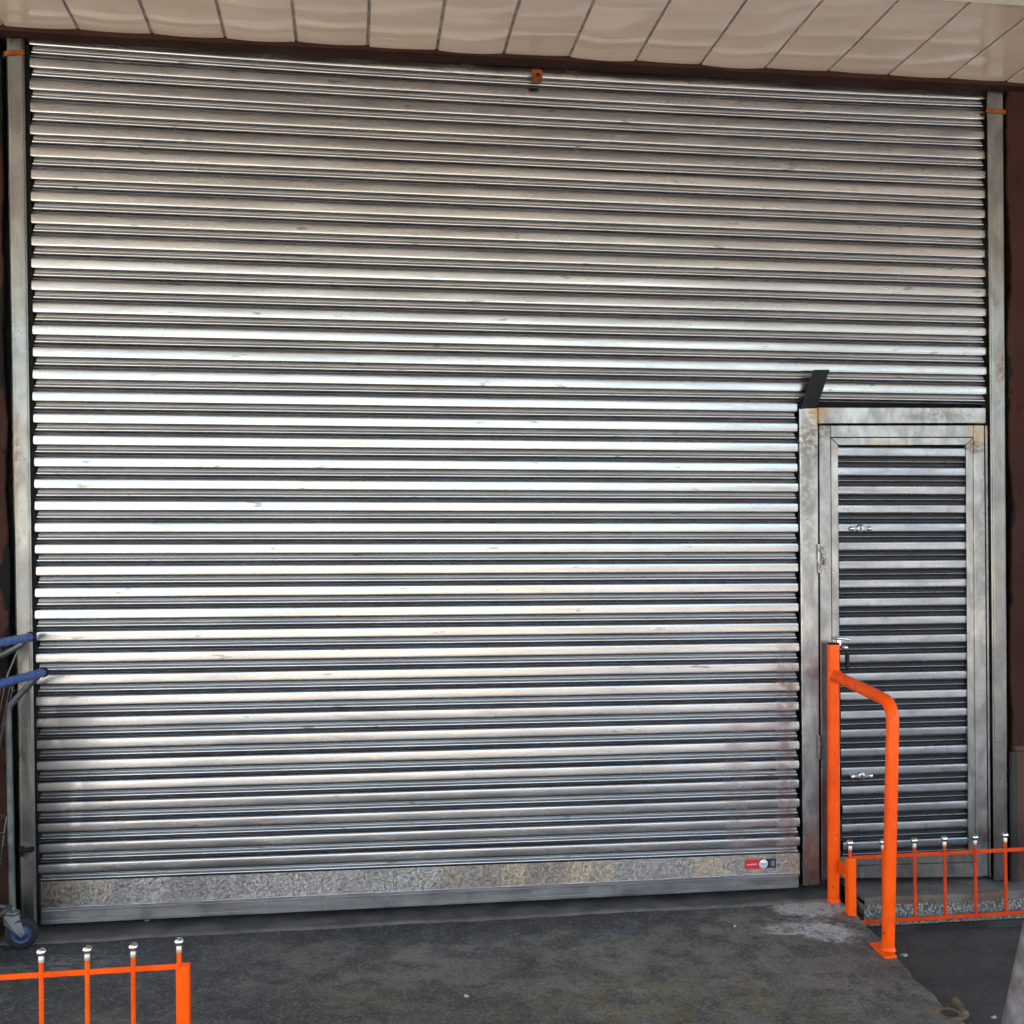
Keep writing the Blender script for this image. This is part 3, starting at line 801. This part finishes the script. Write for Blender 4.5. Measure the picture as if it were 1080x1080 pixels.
mb.hexa([e[3] + Vector((0, 0, -.02)), e[2] + Vector((0, 0, -.02)), e[1] + Vector((0, 0, -.02)), e[0] + Vector((0, 0, -.02)), e[3] + Vector((0, 0, .008)), e[2] + Vector((0, 0, .004)), e[1] + Vector((0, 0, .004)), e[0] + Vector((0, 0, .008))], .004)
mb.build('broken_edge', M['rustc'], sk)

# ------------------------------------------------------------------ orange handrail
def bend(path, r, n=7):
    path = [Vector(p) for p in path]; out = [path[0]]
    for a, b, c in zip(path, path[1:], path[2:]):
        d0, d1 = (a - b).normalized(), (c - b).normalized()
        p0, p1 = b + d0 * r, b + d1 * r
        for i in range(n + 1):
            t = i / n; out.append(p0 * (1 - t) ** 2 + b * 2 * t * (1 - t) + p1 * t * t)
    out.append(path[-1]); return out
def on_ramp(px, py):
    z = .1
    for _ in range(6):
        p = at_z(px, py, z); z = ramp_z(p.y)
    return Vector((p.x, p.y, z))
rb = on_ramp(877.5, 949); fb = on_ramp(936.5, 1003)
rb.y = min(rb.y, -.075)
hr = thing('handrail', (fb.x, fb.y, fb.z), 'orange tubular handrail at the edge of the concrete ramp before the steel door', 'handrail')
rt_ = at_y(879, 676, rb.y); rj = at_y(879, 712, rb.y); fk = at_y(942, 742, fb.y)
mb = MB(); mb.tube([rb + Vector((0, 0, -.01)), (rt_.x, rb.y, rt_.z - .012)], .0255, 24, cap=False)
mb.lathe((rt_.x, rb.y, rt_.z - .012), [(0, .0255), (0, .022), (-.03, .022)], 24)
mb.lathe((rb.x, rb.y, rb.z), [(.012, .0262), (.004, .030), (-.002, .032)], 22)
mb.build('rear_post', M['orange'], hr)
mb = MB(); mb.lathe((rt_.x, rb.y, rt_.z - .011), [(-.03, 0), (.004, 0.0), (.004, .019), (.002, .0262), (-.004, .0265), (-.004, .0258)][1:], 22); mb.build('end_cap', M['black'], hr)
fbt = Vector((fb.x, fb.y, fb.z + .004))
mb = MB(); mb.tube(bend([rj + Vector((0, -.01, 0)), Vector((fk.x, fb.y, fk.z)), fbt], .085, 9), .0245, 24)
mb.lathe(rj + Vector((0, -.022, -.004)), [(0, .033), (.006, .027)], 20, (fk - rj).normalized())
mb.build('bent_rail', M['orange'], hr)
for px, py, dx in ((882.5, 888.5, 0), (881.2, 926, 0)):
    p = at_y(px, py, rb.y - .0235); mb = MB(); mb.lathe(p, [(-.001, 0), (-.001, .0035), (.004, .0035)], 10, (.2, 1, 0)); mb.build('bolt_hole', M['gap'], hr)
p = at_y(932, 984.5, fb.y - .0235); mb = MB(); mb.lathe(p, [(-.001, 0), (-.001, .0035), (.004, .0035)], 10, (.2, 1, 0)); mb.build('bolt_hole', M['gap'], hr)
q = [on_ramp(*c) for c in ((917, 996), (933, 1011), (946, 1009.5), (929, 995))]
mb = MB(); up8 = Vector((0, 0, .007)); dn = Vector((0, 0, -.003))
mb.hexa([q[1] + dn, q[2] + dn, q[3] + dn, q[0] + dn, q[1] + up8, q[2] + up8, q[3] + up8, q[0] + up8], .001)
mb.lathe(fbt, [(.014, .0252), (.005, .029), (0, .031)], 22)
mb.build('base_plate', M['orange'], hr)

# ------------------------------------------------------------------ low orange fences with ball finials
def finial(mb, mc, p, r=.0145):
    mc.lathe(p, [(0, .0078), (.004, .0085), (.016, .0085), (.019, .006)], 14)
    mb.lathe(p + Vector((0, 0, .017)), [(0, .0055)] + [(r * .9 * (1 - math.cos(a)) * 1.0, r * math.sin(a)) for a in [PI * k / 12 for k in range(2, 13)]], 18)
def bar_obj(p0, p1, root, paint=None):
    mb = MB(); mb.tube([p0, p1], .0072, 12); b = mb.build('bar', paint or M['orange'], root)
    mb, mc = MB(), MB(); finial(mb, mc, p1)
    mb.build('finial', M['chrome'], b); mc.build('collar', M['collar'], b)
    return b
YFEN = -.235
fr = thing('fence', at_z(980, 965, .0), 'low orange railing with silver ball tips before the pebbled threshold, right of the handrail', 'railing', 'orange ball tipped railings')
def lerp(a, b, t): return a + (b - a) * t
def yf_(px): return lerp(-.235, -.205, (px - 895) / 165)
A, B = at_y(899, 904.5, yf_(899)), at_y(1075, 895.6, yf_(1075))
A2, B2 = at_y(913, 972.5, yf_(913)), at_y(1075, 962.5, yf_(1075))
dirn = (B - A) / (B.x - A.x); d2 = (B2 - A2) / (B2.x - A2.x)
mb = MB(); rx = B.x + .55
t0, t1 = A, A + dirn * (rx - A.x)
mb.hexa([t0 + Vector((0, -.004, -.009)), t1 + Vector((0, -.004, -.009)), t1 + Vector((0, .004, -.009)), t0 + Vector((0, .004, -.009)), t0 + Vector((0, -.004, .007)), t1 + Vector((0, -.004, .007)), t1 + Vector((0, .004, .007)), t0 + Vector((0, .004, .007))], .0015)
mb.build('top_rail', M['redorange'], fr)
mb = MB(); t0, t1 = A2 + d2 * (A.x - A2.x), A2 + d2 * (rx - A2.x)
mb.hexa([t0 + Vector((0, -.005, -.008)), t1 + Vector((0, -.005, -.008)), t1 + Vector((0, .005, -.008)), t0 + Vector((0, .005, -.008)), t0 + Vector((0, -.005, .008)), t1 + Vector((0, -.005, .008)), t1 + Vector((0, .005, .008)), t0 + Vector((0, .005, .008))], .0015)
mb.build('bottom_rail', M['redorange'], fr)
ptop = at_y(897, 904.5, YFEN)
mb = MB(); mb.box(ptop.x - .019, ptop.x + .017, YFEN - .02, YFEN + .016, 0, ptop.z, .003); mb.build('end_post', M['orange'], fr)
bt = at_y(896.5, 896.5, YFEN); bar_obj(Vector((bt.x, YFEN, ptop.z - .004)), bt, fr, M['redorange'])
for px, py in ((931, 895.5), (964.3, 894), (996, 892), (1028.3, 890.5), (1060, 888)):
    y = yf_(px); t = at_y(px, py, y); u = (t.x - A2.x); bar_obj(Vector((t.x + .003, y, (A2 + d2 * u).z - .006)), t, fr, M['redorange'])
for k in range(1, 4):
    t = at_y(1060 + 32 * k, 888 - 2 * k, yf_(1060)); u = t.x - A2.x; bar_obj(Vector((t.x, yf_(1060), (A2 + d2 * u).z)), t, fr, M['redorange'])
# lug from fence to the handrail post
a = at_y(884, 917, -.15); mb = MB()
mb.hexa([Vector((rb.x + .015, rb.y - .03, a.z - .030)), Vector((ptop.x - .01, YFEN + .01, a.z - .030)), Vector((ptop.x - .006, YFEN + .016, a.z - .030)), Vector((rb.x + .019, rb.y - .022, a.z - .030)),
         Vector((rb.x + .015, rb.y - .03, a.z + .026)), Vector((ptop.x - .01, YFEN + .01, a.z + .034)), Vector((ptop.x - .006, YFEN + .016, a.z + .034)), Vector((rb.x + .019, rb.y - .022, a.z + .026))], .001)
mb.build('lug', M['orange'], fr)

YL = -1.30
fl = thing('fence', (at_y(194, 1060, YL).x - .4, YL, ramp_z(YL)), 'low orange railing with silver ball tips on the ramp, nearest the viewer at left', 'railing', 'orange ball tipped railings')
A, B = at_y(0, 1030.5, YL), at_y(194, 1018.5, YL)
x_far = A.x - .75; zb_ = ramp_z(YL)
def zt_at(x): return A.z + (B.z - A.z) * (x - A.x) / (B.x - A.x)
mb = MB(); t0, t1 = Vector((x_far, YL, zt_at(x_far))), Vector((B.x + .012, YL, zt_at(B.x + .012)))
mb.hexa([t0 + Vector((0, -.004, -.009)), t1 + Vector((0, -.004, -.009)), t1 + Vector((0, .004, -.009)), t0 + Vector((0, .004, -.009)), t0 + Vector((0, -.004, .007)), t1 + Vector((0, -.004, .007)), t1 + Vector((0, .004, .007)), t0 + Vector((0, .004, .007))], .0015)
mb.build('top_rail', M['orange'], fl)
mb = MB(); t0 += Vector((0, 0, -.27)); t1 += Vector((0, 0, -.27))
mb.hexa([t0 + Vector((0, -.005, -.008)), t1 + Vector((0, -.005, -.008)), t1 + Vector((0, .005, -.008)), t0 + Vector((0, .005, -.008)), t0 + Vector((0, -.005, .008)), t1 + Vector((0, -.005, .008)), t1 + Vector((0, .005, .008)), t0 + Vector((0, .005, .008))], .0015)
mb.build('bottom_rail', M['orange'], fl)
pc = at_y(193.3, 1017, YL)
mb = MB(); mb.box(pc.x - .019, pc.x + .019, YL - .019, YL + .019, zb_ - .01, pc.z, .0025); mb.build('end_post', M['orange'], fl)
t = at_y(188.8, 1004, YL); bar_obj(Vector((t.x, YL, pc.z - .006)), t, fl)
sp = None
for px, py in ((-6, 1017), (43.5, 1015), (92, 1012.5), (140.5, 1009.5)):
    t = at_y(px, py, YL); sp = sp or t.x; bar_obj(Vector((t.x, YL, zt_at(t.x) - .275)), t, fl)
for k in range(1, 6):
    t = at_y(-6 - 48 * k, 1017 + 2.5 * k, YL)
    if t.x > x_far: bar_obj(Vector((t.x, YL, zt_at(t.x) - .275)), t, fl)
mb = MB(); mb.box(x_far - .03, x_far + .006, YL - .019, YL + .019, zb_ - .01, zt_at(x_far) + .01, .0025); mb.build('end_post', M['orange'], fl)

# ------------------------------------------------------------------ shopping trolleys
def trolley(tip_px, y_tip, far_px, label, lb=.13, low=0.):
    """pushed handle end on; the body runs off to the left along the wall"""
    tip = at_y(*tip_px, y_tip)
    # other end of the handle, at the same height nearer the viewer
    fe = at_z(*far_px, tip.z); d = (fe - tip); d.z = 0; d.normalize()
    L = .50; end = tip + d * L
    back = Vector((-d.y, d.x, 0));
    if back.x > 0: back = -back
    zg = ramp_z(tip.y)
    root = thing('shopping_trolley', (tip.x + back.x * .4, tip.y + d.y * .25, zg), label, 'shopping trolley', 'trolleys nested by the left wall')
    mb = MB(); mb.tube([tip + d * .012, end - d * .012], .0165, 18); h = mb.build('handle', M['blue'], root)
    for c, s in ((tip, 1), (end, -1)):
        mb = MB(); mb.lathe(c + d * s * -.006, [(0, 0), (0, .016), (.004, .0195), (.022, .0195), (.026, .0165)], 16, d * s); mb.build('end_cap', M['black'], h)
    hz = tip.z
    def P(a, b, z): return tip + d * a + back * b + Vector((0, 0, z - hz))
    mb = MB()                                  # basket of welded wire
    z1, z0 = hz - .045 , hz - .40
    for lv, q in ((0, z1), (.35, z1 - .09), (.6, z1 - .16), (.8, z1 - .24), (1, z0)):
        e = .11 + lv * .07; f = .86 - lv * .10; i0 = .02 + lv * .03
        mb.tube([P(i0, e, q), P(i0 + .02, f, q), P(L - i0 - .02, f, q), P(L - i0, e, q)], .0042 if lv in (0, 1) else .003, 6, closed=True)
    for k in range(16):
        e = .11 + .74 * k / 15; e2 = .18 + .58 * k / 15
        mb.tube([P(.02, e, z1), P(.05, e2, z0), P(L - .05, e2, z0), P(L - .02, e, z1)], .0026, 6)
    for k in range(9):
        a = .05 + (L - .1) * k / 8
        mb.tube([P(a, .11, z1), P(a, .18, z0), P(a, .76, z0), P(a, .86, z1)], .0026, 6)
    mb.build('basket', M['wire'], root)
    mb = MB()                                  # handle stays, child-seat wire and tubular chassis
    for a in (.03, L - .03):
        mb.tube(bend([P(a, 0, hz), P(a, .035, hz - .035), P(a + (.006 if a < .2 else -.006), lb + .01, hz - .13), P(a, lb, zg + .145)], .02, 4), .0125, 12)
        mb.tube(bend([P(a, lb + .005, zg + .16), P(a + (.02 if a < .2 else -.02), .80, zg + .22)], .02, 3), .011, 10)
        mb.tube(bend([P(a, .028, hz - .02), P(a, .09, hz - .17), P(a, .055, hz - .21)], .03, 5), .004, 8)
    mb.tube([P(.03, lb + .005, zg + .165), P(L - .03, lb + .005, zg + .165)], .010, 10)
    mb.build('chassis', M['tubez'], root)
    if low:                                    # wire rack under the basket
        mb = MB()
        for k in range(12):
            b_ = lb + .02 + k * .052
            mb.tube([P(.03, b_, zg + .52), P(.05, b_ + .02, zg + .33), P(L - .05, b_ + .02, zg + .33), P(L - .03, b_, zg + .52)], .0026, 6)
        for q in (.52, .45, .40, .33): mb.tube([P(.035, lb + .02, zg + q), P(.04, lb + .64, zg + q), P(L - .04, lb + .64, zg + q), P(L - .035, lb + .02, zg + q)], .003, 6, closed=True)
        mb.build('lower_rack', M['wire'], root)
    for a, b_ in ((.03, lb), (L - .03, lb), (.06, .76), (L - .06, .76)):
        tr_ = .0 if b_ > .5 else -.035        # castors trail
        c = P(a, b_ + tr_, zg + .0615); ax = (d * .95 + back * -.30).normalized()
        mf = MB()
        fwd = Vector((ax.y, -ax.x, 0));
        if fwd.x < 0: fwd = -fwd
        for s in (-1, 1):
            o = ax * s * .0185
            top = P(a, b_, zg + .135) + o; mid = P(a, b_, zg + .10) + o - fwd * .028
            mf.add([top - fwd * .032, top + fwd * .024, c + o + fwd * .014, c + o + Vector((0, 0, -.014)), c + o - fwd * .014, mid,
                    top - fwd * .032 + ax * s * .003, top + fwd * .024 + ax * s * .003, c + o + fwd * .014 + ax * s * .003, c + o + Vector((0, 0, -.014)) + ax * s * .003, c + o - fwd * .014 + ax * s * .003, mid + ax * s * .003],
                   [(0,1,2,3,4,5), (11,10,9,8,7,6)] + [(q, q + 6, (q + 1) % 6 + 6, (q + 1) % 6) for q in range(6)])
        t_ = P(a, b_, zg + .135)
        mf.lathe(t_, [(-.002, 0), (-.002, .027), (.008, .027), (.014, .014), (.028, .012)], 16)
        mf.tube([c - ax * .026, c + ax * .026], .008, 10)
        ca = mf.build('castor', M['tubez'], root)
        mw = MB(); mw.lathe(c - ax * .0145, [(0, .040), (-.001, .050), (.003, .059), (.010, .0615), (.019, .0615), (.026, .059), (.030, .050), (.029, .040)], 30, ax)
        w_ = mw.build('tyre', M['rubber'], ca)
        mw = MB(); mw.lathe(c - ax * .0135, [(0, 0), (0, .016), (.004, .020), (.005, .036), (0, .041), (.027, .041), (.022, .036), (.023, .02), (.027, .016), (.027, 0)], 26, ax); mw.build('hub', M['hub'], ca)
    return root
trolley((46.5, 709), -.13, (0, 721), 'wire shopping trolley whose blue handle end is lower and reaches over the shutter edge', .115, low=1.)
trolley((33, 671.5), -.09, (0, 678), 'wire shopping trolley with the higher blue handle, tucked behind the other at the left wall', .22)

# ------------------------------------------------------------------ leaning pole, litter
p0 = at_z(1092, 1180, .0); 
yq = -2.2
pb = at_y(1056, 1086, yq); pt = at_y(1082, 968, yq)
dr = (pt - pb).normalized(); r_ = .034
pb2 = pb + RT * (r_ * 1.02); base = pb2 - dr * (pb2.z / dr.z); top = base + dr * 1.15
mb = MB(); mb.tube([base + dr * (q / 24) * 1.15 for q in range(25)], [r_ * (1 + .01 * math.sin(q * 2.1)) for q in range(25)], 20)
mb.v = [(x, y, z) for x, y, z in mb.v]
po = mb.build('pole', M['pole'], None, base)
tag(po, 'weathered pinkish grey pole leaning at the near right edge', 'pole')

lit = [((988, 978), .0, .016, 'cream scrap of paper on the dark pavement below the railing'), ((953, 1008), .0, .014, 'white scrap on the pavement just right of the handrail foot'),
       ((1048, 1074), .0, .010, 'small white crumb on the pavement beside the leaning pole'), ((155, 971.5), .1285, .007, 'white crumb on the doorstep under the left part of the shutter'),
       ((492, 1052), .1, .006, 'white crumb on the middle of the ramp near the viewer'), ((996, 973), .0, .005, 'tiny grey crumb beside the cream scrap below the railing'),
       ((775, 978), .11, .004, 'tiny white crumb on the ramp below the sticker')]
for (px, py), z, r, lb in lit:
    p = at_z(px, py, z)
    if z == .1: p = on_ramp(px, py)
    if z == .11: p = on_ramp(px, py)
    rg = random.Random(px); n = 7; vs = []
    for k in range(n):
        a = 2 * PI * k / n; q = r * rg.uniform(.6, 1.2); vs.append((p.x + q * 1.5 * math.cos(a), p.y + q * math.sin(a), p.z + .002))
    vs += [(x * .7 + p.x * .3, y * .7 + p.y * .3, p.z + .004 + rg.uniform(0, .008)) for x, y, _ in vs]
    mb = MB(); mb.add(vs, [tuple(range(n, 2 * n))] + [(k, (k + 1) % n, (k + 1) % n + n, k + n) for k in range(n)])
    tag(mb.build('paper_scrap', M['paper'], None, p), lb, 'litter', 'scraps lying on the ground')

# ------------------------------------------------------------------ unseen street behind the viewer, houses shaped for their reflections in the steel
def street_house(x0, x1, y, h, wallm, label, storeys):
    r = thing('house', ((x0 + x1) / 2, y, 0), label, 'house', 'houses across the street')
    mb = MB(); mb.box(x0, x1, y - 8, y, 0, h); mb.build('wall', wallm, r)
    mb = MB(); mb.box(x0 - .1, x1 + .1, y - 8.1, y + .25, h, h + .25, .02); mb.build('roof', M['mortar'], r)
    nb = max(2, int((x1 - x0) / 2.6))
    for s in range(storeys):
        for k in range(nb):
            xc = x0 + (x1 - x0) * (k + .5) / nb; zc = 1.7 + s * 2.9
            mb = MB(); mb.box(xc - .55, xc + .55, y - .02, y + .03, zc - .7, zc + .7, .01); mb.build('window', M['glass'], r)
M['darkbrick'] = mat_wall('dark_brick', (.075, .055, .045), (.11, .082, .066))
M['glass'] = mat_plain('dark_window_glass', (.03, .035, .04), .08, 0, .1, bump=0)
M['ochre'] = mat_wall('ochre_render', (.42, .33, .23), (.48, .38, .27)); M['cream'] = mat_wall('cream_render', (.46, .43, .39), (.52, .49, .45)); M['brick'] = mat_wall('buff_brick', (.20, .17, .145), (.26, .22, .19))
street_house(-22, -9.5, -23, 4.2, M['brick'], 'buff brick house across the street, leftmost as mirrored in the steel', 1)
street_house(-8.5, -3.2, -21, 3.9, M['cream'], 'cream rendered house across the street, between brick and ochre ones', 1)
street_house(-2.4, 4.6, -24, 3.4, M['ochre'], 'ochre rendered low house across the street', 1)
street_house(5.4, 10.4, -22, 3.6, M['brick'], 'small buff brick house across the street, between the ochre one and the dark one', 1)
street_house(11.0, 26, -22, 5.6, M['darkbrick'], 'unseen long dark brick house across the street, shaped to dim right-hand reflections', 1)

# ------------------------------------------------------------------ light
SUN_EL, SUN_AZ = math.radians(40), math.radians(-24)   # azimuth from +Y (behind the shop) towards +X
w = bpy.data.worlds.new('World'); sc.world = w; w.use_nodes = True
sky = w.node_tree.nodes.new('ShaderNodeTexSky'); sky.sky_type = 'NISHITA'; sky.sun_disc = False
sky.sun_elevation = SUN_EL; sky.sun_rotation = SUN_AZ; sky.air_density = 1.25; sky.dust_density = 1.6; sky.ozone_density = 1.2
bg = w.node_tree.nodes['Background']; w.node_tree.links.new(sky.outputs[0], bg.inputs[0]); bg.inputs[1].default_value = .15
su = bpy.data.lights.new('sun', 'SUN'); su.energy = 5.0; su.angle = math.radians(.5); su.color = (1, .91, .77)
so = bpy.data.objects.new('sun', su); COL.objects.link(so)
sd = Vector((math.sin(SUN_AZ) * math.cos(SUN_EL), math.cos(SUN_AZ) * math.cos(SUN_EL), math.sin(SUN_EL)))
so.rotation_euler = sd.to_track_quat('Z', 'Y').to_euler(); so.location = sd * 30

sc.view_settings.view_transform = 'Standard'; sc.view_settings.look = 'None'
sc.view_settings.exposure = 2.75; sc.view_settings.gamma = 1
sc.cycles.max_bounces = 10; sc.cycles.glossy_bounces = 8; sc.cycles.diffuse_bounces = 5
sc.cycles.use_denoising = True
